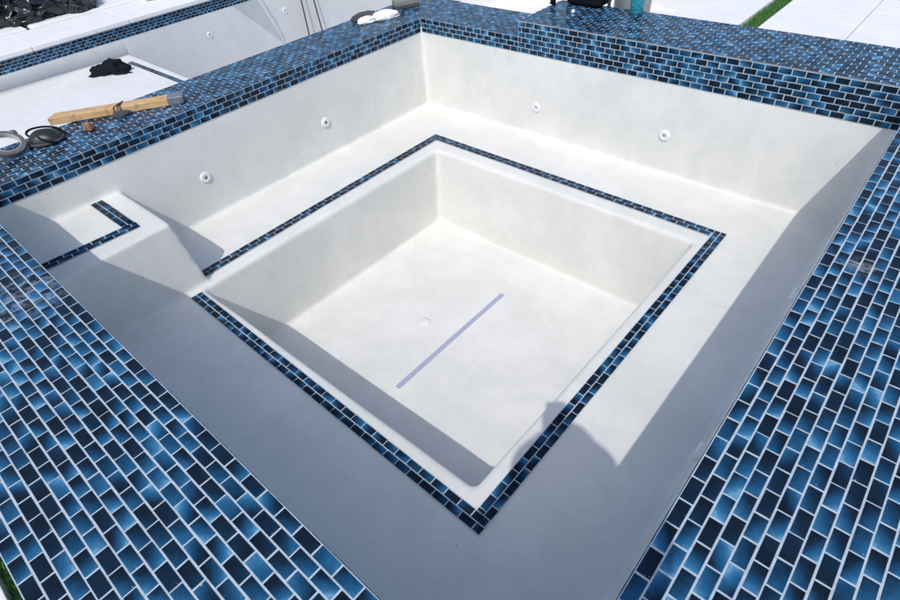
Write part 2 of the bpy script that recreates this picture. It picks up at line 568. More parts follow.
# bench ring; the footwell walls lean in a little towards the floor
FT = [(0.480, -1.930), (1.945, -1.920), (1.958, -0.462), (0.480, -0.450)]     # footwell at bench level
FB = [(0.500, -1.915), (1.925, -1.905), (1.925, -0.512), (0.505, -0.512)]     # footwell at the floor
ex = 0.10
def lin(a, b, t): return (a[0] + (b[0] - a[0]) * t, a[1] + (b[1] - a[1]) * t)
FBx = [lin(a, b, 1.25) for a, b in zip(FT, FB)]
zlow = -HB + (-HF + HB) * 1.25
O4 = [(-ex, -SL - ex), (SW + ex, -SL - ex), (SW + ex, ex), (-ex, ex)]
for i in range(4):
    j = (i + 1) % 4
    add_hexa(bm, [(*O4[i], zlow), (*O4[j], zlow), (*FBx[j], zlow), (*FBx[i], zlow)],
             [(*O4[i], -HB), (*O4[j], -HB), (*FT[j], -HB), (*FT[i], -HB)])
block(O4, O4, ZB, -HF)
# corner step with sloping faces
block([(-ex, -SL - ex), (0.468, -SL - ex), (0.462, -1.882), (-ex, -1.880)],
      [(-ex, -SL - ex), (0.436, -SL - ex), (0.426, -1.925), (-ex, -1.930)], -HB - 0.05, ZSTEP)
bmesh.ops.recalc_face_normals(bm, faces=bm.faces)
me = bpy.data.meshes.new('tmp'); bm.to_mesh(me); bm.free()
o = bpy.data.objects.new('tmp', me); COL.objects.link(o)
md = o.modifiers.new('r', 'REMESH'); md.mode = 'VOXEL'; md.voxel_size = 0.0095; md.use_smooth_shade = True
md = o.modifiers.new('s', 'SMOOTH'); md.factor = 0.5; md.iterations = 6
me = baked(o, 'plaster_shell')
# hand-trowelled surface: a very slight waviness
me.transform(Matrix.Identity(4))
cs = [v.co.copy() for v in me.vertices]
ns = [n.vector.copy() for n in me.vertex_normals]
flat = []
for c, n in zip(cs, ns):
    if -0.9 < c.z < 0.0:
        c = c + n * ((mnoise.noise(c * 3.1) * 0.0020 + mnoise.noise(c * 8.0) * 0.0006) * min(1.0, -c.z / 0.12))
    flat.extend(c)
me.vertices.foreach_set('co', flat)
me.update()
for p in me.polygons:
    p.use_smooth = True
mesh_obj('plaster_shell', me, PLASTER, spa)

def trim(m, p, q, side_z, length=None, phase=0.0):
    p = V((*p, side_z)); q = V((*q, side_z)); d = q - p
    m.panel(p, d, V((0, 0, 1)).cross(d), length or d.length, 2, phase, thick=0.0040)
m = Mosaic(41); m.dull = 0.72
zt = -HB + 0.0012
# border of the footwell (outer edge runs counter-clockwise, rows stepping inwards)
trim(m, (0.492, -1.999), (2.043, -2.025), zt)
trim(m, (2.0435, -2.0245 + 2 * PV), (2.050, -0.334), zt, phase=0.25)
trim(m, (2.050 - 2 * PV, -0.3345), (0.347, -0.315), zt, phase=0.4)
trim(m, (0.347, -0.316 - 2 * PV), (0.363, -1.886), zt, phase=0.1)
m.build('tile_trim', spa)
m = Mosaic(42); m.dull = 0.72
zt = ZSTEP + 0.0012
trim(m, (0.322, -2.46), (0.352, -2.006), zt)
trim(m, (0.352 - 2 * PV, -2.006), (0.010, -2.010), zt, phase=0.3)
m.build('tile_trim', spa)

def jet(parent, O, Nn, r=0.0265, proud=0.011):
    Z = V(Nn).normalized(); X = Z.cross(V((0, 0, 1))).normalized(); Y = Z.cross(X)
    M = frame(V(O), X, Y, Z)
    bm = bmesh.new()
    add_lathe(bm, [(r * 1.02, -0.02), (r, proud * 0.22), (r * 0.93, proud * 0.40), (r * 0.78, proud * 0.52), (r * 0.58, proud * 0.60), (r * 0.55, proud * 0.56), (r * 0.30, proud * 0.5)], 28, M)
    j = bm_obj('jet_fitting', bm, JETW, parent, smooth=True)
    bm = bmesh.new()
    tl = Matrix.Translation(V((0, 0, 0)))
    add_lathe(bm, [(r * 0.54, proud * 0.5), (r * 0.51, proud * 0.66), (r * 0.38, proud * 0.76), (r * 0.22, proud * 0.80), (r * 0.18, proud * 0.74), (r * 0.17, proud * 0.4)], 20, M @ tl)
    add_lathe(bm, [(r * 0.178, proud * 0.70), (0.0, proud * 0.70)], 20, M, mat=1)
    n = bm_obj('nozzle', bm, [JETW, HOLE], None, smooth=True)
    n.parent = j
    n.matrix_parent_inverse = (parent.matrix_local @ j.matrix_parent_inverse).inverted() if False else j.matrix_parent_inverse.copy()
    return j

for y, z in ((-1.56, -0.237), (-0.819, -0.250)):
    jet(spa, (0.006, y, z), (1, 0, 0.03))
for x, z in ((0.84, -0.273), (1.575, -0.243)):
    jet(spa, (x, -0.006, z), (0, -1, 0.03))
for y in (-0.81, -1.56):
    jet(spa, (SW - 0.037, y, -0.25), (-1, 0, 0.1), proud=0.022)
for y in (0.541, 1.55):
    jet(pool, (PX, y, -0.72), (1, 0, 0), r=0.034)

# drain plate and slot drain on the footwell floor
bm = bmesh.new()
add_lathe(bm, [(0.030, -0.01), (0.030, 0.002), (0.026, 0.0045), (0.012, 0.006), (0.0, 0.006)], 28, Matrix.Translation((1.032, -1.216, -HF)))
dr = bm_obj('main_drain', bm, PLASTER, spa, smooth=True)
bm = bmesh.new()
for k in range(6):
    a = k * math.pi / 3
    add_box(bm, (-0.006, -0.0010, 0), (0.005, 0.0010, 0.0063), 0, M=Matrix.Translation((1.032, -1.216, -HF)) @ Matrix.Rotation(a, 4, 'Z') @ Matrix.Translation((0.016, 0, 0)))
add_lathe(bm, [(0.0045, 0.0), (0.0045, 0.0070), (0, 0.0070)], 12, Matrix.Translation((1.032, -1.216, -HF)))
o = bm_obj('drain_slots', bm, HOLE, None); o.parent = dr; o.matrix_parent_inverse = dr.matrix_parent_inverse.copy()
bm = bmesh.new()
add_box(bm, (1.206, -1.589, -HF - 0.01), (1.230, -0.822, -HF + 0.0035), 0.0015, 1)
o = bm_obj('slot_drain', bm, LAV, spa); o['label'] = 'long narrow lavender grey slot drain cover on the footwell floor'

# ------------------------------------------------------------------ tiled walls round the spa
def wall(name, label, lo, hi, seed, panels, lean=0):
    t = thing(name, label, 'tiled wall', ((lo[0] + hi[0]) / 2, (lo[1] + hi[1]) / 2, lo[2]))
    bm = bmesh.new()
    add_box(bm, lo, hi)
    bm_obj('core', bm, MASONRY, t)
    for nm, args in panels:
        m = Mosaic(seed); seed += 1
        m.lean = lean if nm == 'top_tiles' else 0
        for a in args:
            m.panel(*a)
        m.build(nm, t)
    return t
E3 = (0, 0, 1)
zl, zr = ZLOW - 0.0035, ZT - 0.0035         # grout-bed planes of the tops (tiles stand 3.5 mm proud)
e = 0.0035
BASE = -1.7
# left spillway wall between the spa and the pool
wall('tiled_wall', 'low blue tiled wall between the spa and the large pool, strewn with tools', (-WT + e, -SL - 0.0, BASE), (-0.002, WT + 0.02 - e, zl), 51, [
    ('top_tiles', [((0, -SL, zl), (0, 1, 0), (-1, 0, 0), SL + WT + 0.02, 14)]),
    ('face_tiles', [((-0.0012, -SL, 0.0), (0, 1, 0), E3, SL - 0.004, 3, 0.0)]),
    ('outer_tiles', [((-WT + e, WT + 0.02, zl), (0, -1, 0), (0, 0, -1), SL + WT + 0.02, 18)]),
])
# low half of the far wall
XR = 0.707
wall('tiled_wall', 'short low blue tiled wall at the far corner of the spa, left of the raised step', (-0.001, 0.002, BASE), (XR - 0.001, WT + 0.02 - e, zl), 61, [
    ('top_tiles', [((0.0, 0.0, zl), (1, 0, 0), (0, 1, 0), XR, 14, 0.2)]),
    ('face_tiles', [((0.004, 0.0012, 0.0), (1, 0, 0), E3, XR - 0.004, 3, 0.15)]),
    ('outer_tiles', [((XR, WT + 0.02 - e, zl), (-1, 0, 0), (0, 0, -1), XR + WT, 18)]),
])
WF = 16
wall('tiled_wall', 'raised blue tiled wall along the far side of the spa, beside the white paving', (XR, 0.002, BASE), (SW - 0.001, WF * PV - e, zr), 71, [
    ('top_tiles', [((XR, 0.0, zr), (1, 0, 0), (0, 1, 0), SW - XR, WF, 0.35)]),
    ('face_tiles', [((XR, 0.0012, 0.0), (1, 0, 0), E3, SW - XR + 0.03, 6, 0.6)]),
    ('end_tiles', [((XR + 0.0012, WF * PV, zl + 0.003), (0, -1, 0), E3, WF * PV, 3)]),
    ('outer_tiles', [((SW, WF * PV - e, zr), (-1, 0, 0), (0, 0, -1), SW - XR, 21)]),
])
wall('tiled_wall', 'wide blue tiled ledge along the right side of the spa', (SW + 0.002, -SL, BASE), (SW + WT - e, WF * PV - e, zr), 81, [
    ('top_tiles', [((SW + WT, -SL, zr), (0, 1, 0), (-1, 0, 0), SL + WF * PV, 14, 0.1)]),
    ('face_tiles', [((SW + 0.0012, -0.004, 0.0), (0, -1, 0), E3, SL - 0.004, 6)]),
    ('outer_tiles', [((SW + WT - e, WF * PV, zr), (0, -1, 0), (0, 0, -1), SL + WF * PV, 21)]),
    ('end_tiles', [((SW, WF * PV - e, zr), (1, 0, 0), (0, 0, -1), WT, 21)]),
], -1)
wall('tiled_wall', 'wide blue tiled ledge along the near side of the spa, splashed with plaster', (-WT + e, -SL - WT + e, BASE), (SW + WT - e, -SL - 0.002, zr), 91, [
    ('top_tiles', [((-WT, -SL - WT, zr), (1, 0, 0), (0, 1, 0), SW + 2 * WT, 14, 0.3)]),
    ('face_tiles', [((SW - 0.004, -SL - 0.0012, 0.0), (-1, 0, 0), E3, SW - 0.008, 6)]),
    ('outer_tiles', [((SW + WT, -SL - WT + e, zr), (-1, 0, 0), (0, 0, -1), SW + 2 * WT, 21)]),
    ('end_tiles', [((SW + WT - e, -SL, zr), (0, -1, 0), (0, 0, -1), WT, 21)]),
], 1)
#OBJECTS#
# ------------------------------------------------------------------ crumpled things
def crumple(M, size, seed, fold=0.35, freq=3.0, sub=5, flat=0.25, sharp=1.0, outline=0.25, w3=(0.62, 0.34, 0.16), warp=0.9):
    """a crumpled lump resting on the plane z = 0 of M: size = half extents (x, y) and height"""
    bm = bmesh.new()
    bmesh.ops.create_icosphere(bm, subdivisions=sub, radius=1.0)
    off = V((seed * 7.31, seed * 3.17, seed * 5.53))
    for v in bm.verts:
        d = v.co.normalized()
        q = d * freq + off
        w = V((mnoise.noise(q * 0.8 + V((9, 0, 0))), mnoise.noise(q * 0.8 + V((0, 9, 0))), mnoise.noise(q * 0.8 + V((0, 0, 9)))))
        q = q + w * warp
        rid = 1.0 - abs(mnoise.noise(q)) * 2.0
        rid2 = 1.0 - abs(mnoise.noise(q * 2.3 + V((4, 4, 4)))) * 2.0
        rid3 = 1.0 - abs(mnoise.noise(q * 5.1 + V((2, 7, 1)))) * 2.0
        r = 1.0 + fold * (w3[0] * (rid - 0.5) * sharp + w3[1] * (rid2 - 0.5) + w3[2] * (rid3 - 0.5))
        a = math.atan2(d.y, d.x)
        r2 = 1.0 + outline * mnoise.noise(V((math.cos(a) * 1.3, math.sin(a) * 1.3, seed * 2.7))) * 1.6
        p = d * r
        z = p.z
        if z < -flat:
            z = -flat - (z + flat) * -0.03
        v.co = M @ V((p.x * r2 * size[0], p.y * r2 * size[1], (z + flat) / (1 + flat) * size[2] + 0.001))
    return bm

BLACKBAG = simple('black_plastic_sheet', (0.012, 0.014, 0.017), 0.22, var=0.3, scale=14, spec=0.6)
BLACKCLOTH = simple('black_cloth', (0.006, 0.008, 0.014), 0.8, var=0.3, scale=50, bump=0.4, spec=0.12)
WHITECLOTH = simple('white_cloth', (0.74, 0.74, 0.75), 0.9, var=0.06, scale=60, bump=0.4)
DARKCLOTH = simple('charcoal_cloth', (0.055, 0.058, 0.07), 0.9, var=0.25, scale=60, bump=0.4)
RUBBER = simple('black_rubber', (0.016, 0.018, 0.020), 0.45, var=0.3, scale=40, bump=0.2)
GREYTAPE = simple('grey_tape', (0.12, 0.115, 0.115), 0.5, var=0.2, scale=50)
CARD = simple('pale_cardboard', (0.50, 0.48, 0.45), 0.8, var=0.06, scale=40)
STEEL = simple('grey_steel', (0.30, 0.31, 0.32), 0.38, metal=0.7, var=0.2, scale=50)
STONE = simple('grey_block', (0.19, 0.20, 0.19), 0.8, var=0.25, scale=60, bump=0.5)
DARKST = simple('dark_grey_block', (0.05, 0.055, 0.055), 0.8, var=0.25, scale=60, bump=0.5)
YELLOW = simple('yellow_print', (0.72, 0.63, 0.08), 0.6, var=0.06, scale=30)
PAPER = simple('white_paper', (0.76, 0.76, 0.74), 0.7, var=0.04, scale=30)
CABLE = simple('dark_rubber_cable', (0.045, 0.045, 0.05), 0.5, var=0.2, scale=30)
GREYPL = simple('pale_grey_plastic', (0.55, 0.55, 0.55), 0.45, var=0.05, scale=20)

def wood_mat():
    m, nt, b = new_mat('pale_timber')
    tc = N(nt, 'ShaderNodeTexCoord')
    mp = N(nt, 'ShaderNodeMapping')
    mp.inputs['Scale'].default_value = (3.0, 45.0, 45.0)
    nt.links.new(tc.outputs['Object'], mp.inputs['Vector'])
    f = noise_n(nt, 1.6, 5, 0.6, vec=mp.outputs[0], dist=0.8)
    c = ramp_n(nt, f, [(0.25, (0.36, 0.20, 0.085)), (0.5, (0.54, 0.35, 0.17)), (0.75, (0.62, 0.44, 0.24))])
    st = ramp_n(nt, noise_n(nt, 28.0, 4, 0.6), [(0.54, (1, 1, 1)), (0.74, (0.42, 0.39, 0.37))])
    c = mix_n(nt, 1.0, c, st, 'MULTIPLY')
    nt.links.new(c, b.inputs['Base Color'])
    b.inputs['Roughness'].default_value = 0.7
    bump_n(nt, f, 0.3, 0.001, b)
    return m
WOOD = wood_mat()
def rust_mat():
    m, nt, b = new_mat('rusty_lump')
    f = noise_n(nt, 42.0, 4, 0.6)
    c = ramp_n(nt, f, [(0.38, (0.09, 0.085, 0.08)), (0.50, (0.20, 0.12, 0.08)), (0.58, (0.48, 0.18, 0.05))])
    nt.links.new(c, b.inputs['Base Color'])
    b.inputs['Roughness'].default_value = 0.85
    bump_n(nt, f, 0.5, 0.003, b)
    return m
def teal_mat():
    m, nt, b = new_mat('teal_textured_plastic')
    vo = N(nt, 'ShaderNodeTexVoronoi')
    vo.inputs['Scale'].default_value = 110.0
    g = N(nt, 'ShaderNodeNewGeometry'); nt.links.new(g.outputs['Position'], vo.inputs['Vector'])
    c = ramp_n(nt, vo.outputs['Distance'], [(0.1, (0.05, 0.42, 0.50)), (0.6, (0.02, 0.20, 0.28))])
    nt.links.new(c, b.inputs['Base Color'])
    b.inputs['Roughness'].default_value = 0.25
    bump_n(nt, vo.outputs['Distance'], 0.6, 0.003, b)
    return m

# ------------------------------------------------------------------ things left lying on the low wall (tile tops at ZLOW)
ZW = ZLOW + 0.0006
# timber with a steel end
a = V((-0.415, -1.945, 0)); d = V((-0.112, -1.470, 0)) - a
L = d.length
t = thing('timber_board', 'pale timber board with a grey steel end lying across the low blue tiled wall', 'wooden board', (a.x, a.y, ZW), math.atan2(d.y, d.x))
bm = bmesh.new()
vs = add_box(bm, (0, -0.030, 0.0), (L - 0.055, 0.030, 0.032), 0.003, 2)
for v in vs:
    if v.co.x < 0.02:
        v.co.x += (v.co.y + 0.03) * 0.30
        v.co.z += 0.002
bm_obj('board', bm, WOOD, t, world_space=False)
bm = bmesh.new()
add_box(bm, (L - 0.066, -0.0325, -0.0004), (L - 0.004, 0.0325, 0.035), 0.003, 2)
add_box(bm, (L - 0.006, -0.031, 0.002), (L + 0.002, 0.031, 0.033), 0.002, 1)
for y in (-0.018, 0.018):
    add_lathe(bm, [(0.005, 0.034), (0.005, 0.0365), (0.0, 0.0372)], 10, Matrix.Translation((L - 0.035, y, 0)))
bm_obj('steel_end', bm, STEEL, t, world_space=False)
bm = bmesh.new()
for k, x0 in enumerate((0.265, 0.285, 0.30)):
    sx = 0.04 - 0.02 * k
    add_tube(bm, [(x0, -0.034, 0.004), (x0 + sx * 0.2, -0.033, 0.034), (x0 + sx * 0.6, 0.0, 0.0355), (x0 + sx, 0.033, 0.034), (x0 + sx, 0.034, 0.004)], 0.0022, 6)
bm_obj('wire_tie', bm, RUBBER, t, world_space=False)
bm = crumple(Matrix.Translation((0.30, -0.052, 0.0)), (0.036, 0.020, 0.022), 4.0, sub=4)
bm_obj('tied_rag', bm, DARKCLOTH, t, smooth=True, world_space=False)

bm = crumple(Matrix.Translation((-0.196, -1.872, ZW)), (0.026, 0.018, 0.030), 2.0, fold=0.25, sub=4, outline=0.1)
tag(bm_obj('rusty_lump', bm, rust_mat(), smooth=True), 'small rusty orange and grey lump on the low blue tiled wall beside the timber board', 'lump')

# knee pad
t = thing('knee_pad', 'black domed pad with loose loops of strap on the low blue tiled wall', 'knee pad', (-0.235, -2.033, ZW), 1.0)
bm = bmesh.new()
bmesh.ops.create_uvsphere(bm, u_segments=32, v_segments=16, radius=1.0)
for v in bm.verts:
    c = v.co
    z = max(c.z, -0.12)
    sq = 1 + 0.12 * abs(math.sin(2 * math.atan2(c.y, c.x)))
    ridge = 0.05 * math.cos(c.y * 9) * max(0, c.z)
    v.co = V((c.x * 0.062 * sq, c.y * 0.050 * sq, (z + 0.12 + ridge) * 0.048))
bm_obj('pad_shell', bm, RUBBER, t, smooth=True, world_space=False)
bm = bmesh.new()
add_tube(bm, [(0.060 * math.cos(k / 16 * 6.283) * 1.12, 0.05 * math.sin(k / 16 * 6.283) * 1.12, 0.010) for k in range(17)], 0.006, 8)
bm_obj('rim', bm, DARKCLOTH, t, smooth=True, world_space=False)
for (cx, cy, ra, rb, ph) in ((-0.005, 0.035, 0.066, 0.034, 0.0), (0.035, -0.01, 0.050, 0.052, 0.6)):
    bm = bmesh.new()
    pts = []
    for k in range(19):
        q = ph + k / 18 * 4.6
        pts.append((cx + ra * math.cos(q), cy + rb * math.sin(q), 0.012 + 0.030 * max(0, math.sin(k / 18 * math.pi))))
    add_tube(bm, pts, 0.0045, 6)
    bm_obj('strap', bm, BLACKCLOTH, t, smooth=True, world_space=False)

# roll of tape
t = thing('tape_roll', 'roll of grey tape with a bright inner core lying on the low blue tiled wall', 'tape roll', (-0.252, -2.166, ZW), 0.3)
bm = bmesh.new()
prof = [(0.050, 0.0), (0.0655, 0.0), (0.0665, 0.002), (0.0665, 0.016), (0.0655, 0.018), (0.050, 0.018), (0.0495, 0.009), (0.050, 0.0)]
TL = Matrix.Translation((0, 0, 0.0335)) @ Matrix.Rotation(0.50, 4, 'Y')
add_lathe(bm, prof, 48, TL)
bm_obj('tape', bm, GREYTAPE, t, smooth=False, world_space=False)
bm = bmesh.new()
add_lathe(bm, [(0.0494, -0.0002), (0.0494, 0.0190), (0.0474, 0.0192), (0.0474, 0.0), (0.0494, -0.0002)], 48, TL)
bm_obj('cardboard_core', bm, CARD, t, world_space=False)
bm = crumple(TL @ Matrix.Translation((-0.030, 0.060, -0.002)), (0.014, 0.012, 0.026), 5.0, sub=3)
bm_obj('tape_end', bm, GREYTAPE, t, smooth=True, world_space=False)

# cloths near the far corner
t = thing('work_gloves', 'crumpled white and charcoal work gloves on the tiled wall near the corner', 'gloves', (-0.225, -0.145, ZW), 1.25)
bm = crumple(Matrix.Translation((0.045, -0.020, 0)), (0.085, 0.050, 0.040), 3.0, fold=0.30, freq=1.3, sub=5)
bm_obj('white_glove', bm, WHITECLOTH, t, smooth=True, world_space=False)
bm = crumple(Matrix.Translation((-0.070, -0.026, 0)), (0.062, 0.030, 0.032), 8.0, fold=0.30, freq=1.4, sub=5)
bm_obj('white_glove', bm, WHITECLOTH, t, smooth=True, world_space=False)
bm = crumple(Matrix.Translation((-0.055, 0.034, 0)), (0.085, 0.036, 0.040), 6.0, fold=0.30, freq=1.3, sub=5)
bm_obj('dark_cuff', bm, DARKCLOTH, t, smooth=True, world_space=False)

t = thing('sanding_block', 'grey block with a darker underside lying on the blue tiled wall behind the gloves', 'block', (-0.235, 0.120, ZW), 1.12)
bm = bmesh.new()
add_box(bm, (-0.078, -0.038, 0.016), (0.078, 0.038, 0.048), 0.006, 2)
bm_obj('block_body', bm, STONE, t, world_space=False)
bm = bmesh.new()
add_box(bm, (-0.076, -0.041, 0.0), (0.076, 0.041, 0.0155), 0.003, 2)
bm_obj('block_base', bm, DARKST, t, world_space=False)

# ------------------------------------------------------------------ on the raised far wall
ZH = ZT + 0.0006
bm = bmesh.new()
add_lathe(bm, [(0.0, 0.0), (0.009, 0.0), (0.010, 0.003), (0.0095, 0.010), (0.007, 0.014), (0.0, 0.0155)], 20, Matrix.Translation((0.888, 0.228, ZH)))
tag(bm_obj('bottle_cap', bm, JETW, smooth=True), 'tiny white cap on the raised blue tiled wall in front of the black bag', 'cap')

t = thing('tool_bag', 'black bag with hanging straps at the back edge of the raised blue tiled wall', 'bag', (0.78, 0.37, ZH), 0.0)
bm = bmesh.new()
vs = add_box(bm, (-0.01, -0.035, 0.0), (0.205, 0.105, 0.26), 0.025, 4)
for v in vs:
    v.co.x += 0.010 * mnoise.noise(v.co * 9); v.co.y += 0.012 * mnoise.noise(v.co * 11 + V((3, 3, 3)))
bm_obj('bag_body', bm, BLACKCLOTH, t, smooth=True, world_space=False)
bm = bmesh.new()
add_tube(bm, [(0.04, 0.0, 0.255), (0.05, 0.03, 0.33), (0.10, 0.03, 0.36), (0.15, 0.03, 0.33), (0.16, 0.0, 0.255)], 0.009, 8)
bm_obj('bag_handle', bm, BLACKCLOTH, t, smooth=True, world_space=False)
for (x, y, r, mt) in ((-0.070, -0.060, 0.013, BLACKCLOTH), (0.222, 0.02, 0.007, DARKCLOTH)):
    bm = bmesh.new()
    add_tube(bm, [(x, y, 0.0), (x + 0.003, y + 0.01, 0.06), (x + 0.02 if x < 0 else x - 0.02, y + 0.03, 0.16), (0.02 if x < 0 else 0.19, 0.03, 0.245)], [r * 1.25, r, r, r * 0.8], 8)
    bm_obj('bag_strap', bm, mt, t, smooth=True, world_space=False)

t = thing('teal_tumbler', 'teal textured tumbler widening upwards on the back edge of the raised tiled wall', 'tumbler', (1.172, 0.362, ZH))
bm = bmesh.new()
add_lathe(bm, [(0.0, 0.0), (0.030, 0.0), (0.033, 0.004), (0.036, 0.05), (0.043, 0.12), (0.046, 0.17), (0.043, 0.17), (0.033, 0.05), (0.0, 0.01)], 32)
bm_obj('cup', bm, teal_mat(), t, smooth=True, world_space=False)
bm = bmesh.new()
add_lathe(bm, [(0.044, 0.166), (0.0475, 0.168), (0.0475, 0.180), (0.040, 0.184), (0.0, 0.186)], 32)
bm_obj('lid', bm, GREYPL, t, smooth=True, world_space=False)

t = thing('bucket', 'pale grey bucket standing on the white paving behind the teal tumbler', 'bucket', (1.005, 0.66, GZ))
bm = bmesh.new()
add_lathe(bm, [(0.0, 0.0), (0.085, 0.0), (0.090, 0.005), (0.104, 0.66), (0.110, 0.665), (0.110, 0.70), (0.104, 0.70), (0.098, 0.60), (0.084, 0.01), (0.0, 0.01)], 36)
bm_obj('bucket_body', bm, GREYPL, t, smooth=True, world_space=False)
bm = bmesh.new()
add_tube(bm, [(0.112 * math.cos(q), 0.05 * math.sin(q) * 1.6 - 0.02, 0.68 - 0.06 * math.sin(q)) for q in [k / 14 * math.pi for k in range(15)]], 0.003, 6)
bm_obj('bucket_handle', bm, STEEL, t, smooth=True, world_space=False)

# ------------------------------------------------------------------ things round the pool
def lumps(M, items):
    """several crumpled lobes of one piece of cloth or plastic, run together"""
    bm = bmesh.new()
    for (x, y, z, size, seed, kw) in items:
        b2 = crumple(M @ Matrix.Translation((x, y, z)), size, seed, **kw)
        me = bpy.data.meshes.new('tmp'); b2.to_mesh(me); b2.free()
        bm.from_mesh(me); bpy.data.meshes.remove(me)
    return bm
kw = dict(w3=(0.6, 0.30, 0.05), warp=0.45, fold=0.55, freq=1.1, sub=6, flat=0.3, outline=0.2)
bm = lumps(Matrix.Translation((-4.86, -0.58, GZ + 0.006)) @ Matrix.Rotation(1.15, 4, 'Z'),
           [(0.0, 0.10, 0, (0.44, 0.36, 0.42), 11.0, kw), (-0.36, -0.02, 0, (0.26, 0.30, 0.34), 13.0, kw), (0.30, -0.06, 0, (0.20, 0.20, 0.20), 17.0, kw),
            (-0.12, -0.20, 0, (0.24, 0.17, 0.15), 19.0, kw)])
tag(bm_obj('rubbish_bag', bm, BLACKBAG, smooth=True), 'large crumpled black rubbish bag on the white paving at the pool edge', 'rubbish bag')
bm = lumps(Matrix.Translation((-5.42, -1.22, GZ + 0.006)), [(0, 0, 0, (0.40, 0.42, 0.42), 15.0, kw), (0.15, 0.34, 0, (0.28, 0.25, 0.3), 16.0, kw)])
tag(bm_obj('rubbish_bag', bm, BLACKBAG, smooth=True), 'second black rubbish bag behind, at the upper left corner of the photo', 'rubbish bag')
kc = dict(w3=(0.55, 0.16, 0.0), warp=0.3, fold=0.45, freq=0.9, sub=5, flat=0.2, outline=0.3)
bm = lumps(Matrix.Translation((-3.42, -0.70, SHELF + 0.004)) @ Matrix.Rotation(0.62, 4, 'Z') @ Matrix.Diagonal((0.95, 1.0, 0.62, 1)),
           [(0.045, 0.02, 0, (0.115, 0.10, 0.165), 21.0, kc), (-0.06, 0.0, 0, (0.10, 0.08, 0.10), 22.0, kc), (-0.17, 0.035, 0, (0.055, 0.045, 0.065), 23.0, kc),
            (-0.055, -0.075, 0, (0.10, 0.05, 0.05), 24.0, kc), (0.13, -0.045, 0, (0.09, 0.035, 0.04), 25.0, kc), (0.205, -0.035, 0, (0.05, 0.014, 0.015), 26.0, kc)])
tag(bm_obj('black_cloth', bm, BLACKCLOTH, smooth=True), 'crumpled black cloth lying on the white pool shelf', 'cloth')

t = thing('paper_sack', 'flat white and yellow printed paper sack on the paving beside the black rubbish bag', 'sack', (-4.13, 0.34, GZ + 0.0045), 0.98)
bm = bmesh.new()
vs = add_box(bm, (-0.19, -0.005, 0.0), (0.17, 0.30, 0.055), 0.018, 3)
for v in vs:
    v.co.z += 0.010 * mnoise.noise(v.co * 8) * (1 if v.co.z > 0.03 else 0)
bm_obj('sack_body', bm, PAPER, t, smooth=True, world_space=False)
bm = bmesh.new()
add_box(bm, (-0.13, 0.012, 0.046), (-0.02, 0.27, 0.0615), 0.003, 1)
add_box(bm, (0.125, 0.010, 0.046), (0.150, 0.27, 0.0615), 0.003, 1)
bm_obj('yellow_print', bm, YELLOW, t, world_space=False)

for (y0, y1, lab) in ((1.76, 1.755, 'dark cable hanging straight down the pool wall, the left one of a pair'),
                      (1.915, 2.005, 'dark cable slanting down the pool wall, the right one of a pair')):
    bm = bmesh.new()
    pts = [(PX - 0.55, y0 - 0.08, GZ + 0.012), (PX - 0.10, y0 - 0.03, GZ + 0.012), (PX + 0.025, y0, GZ + 0.010), (PX + 0.052, y0, GZ - 0.04)]
    n = 8
    for k in range(1, n + 1):
        q = k / n
        pts.append((PX + 0.055 + 0.02 * math.sin(q * 3.0), y0 + (y1 - y0) * q, GZ - 0.04 - 1.18 * q))
    pts += [(PX + 0.12, y1 + 0.02, PFLOOR + 0.012), (PX + 0.5, y1 + 0.25, PFLOOR + 0.010), (PX + 1.3, y1 + 0.3, PFLOOR + 0.010)]
    add_tube(bm, pts, 0.0085, 8)
    tag(bm_obj('cable', bm, CABLE, smooth=True), lab, 'cable', 'cables hanging into the pool')

# ------------------------------------------------------------------ the photographer, whose head and shoulders throw the shadow on the bench
Fw = V((-0.655, 0.756, 0)); Rt = V((0.756, 0.655, 0)); Up = V((0, 0, 1))
H = V((2.702, -2.815, 1.190))                         # centre of the head
RC = Euler((0.8334, 0.0672, 0.7136)).to_matrix()
PH = V((2.5036,-2.5243,1.0366)) + RC @ V((-0.0135, -0.066, 0.0125))   # centre of the phone, its back just behind the lens
t = thing('smartphone', 'dark smartphone held upright in both hands above the corner of the spa', 'phone', PH)
Mp = frame(PH, RC.col[0], RC.col[1], RC.col[2])
Mp = Matrix.Translation(-PH) @ Mp
DARKGL = simple('dark_glass', (0.012, 0.012, 0.014), 0.08, var=0.1)
bm = bmesh.new(); add_box(bm, (-0.0375, -0.077, -0.004), (0.0375, 0.077, 0.004), 0.0035, 3, M=Mp)
bm_obj('phone_body', bm, RUBBER, t, world_space=False)
bm = bmesh.new(); add_box(bm, (-0.0345, -0.072, 0.0036), (0.0345, 0.072, 0.0046), 0.0004, 1, M=Mp)
bm_obj('screen', bm, DARKGL, t, world_space=False)
bm = bmesh.new(); add_lathe(bm, [(0.008, -0.0035), (0.008, -0.0052), (0.006, -0.0056), (0.0, -0.0050)], 20, Mp @ Matrix.Translation((0.0135, 0.066, 0)))
bm_obj('lens', bm, DARKGL, t, world_space=False)

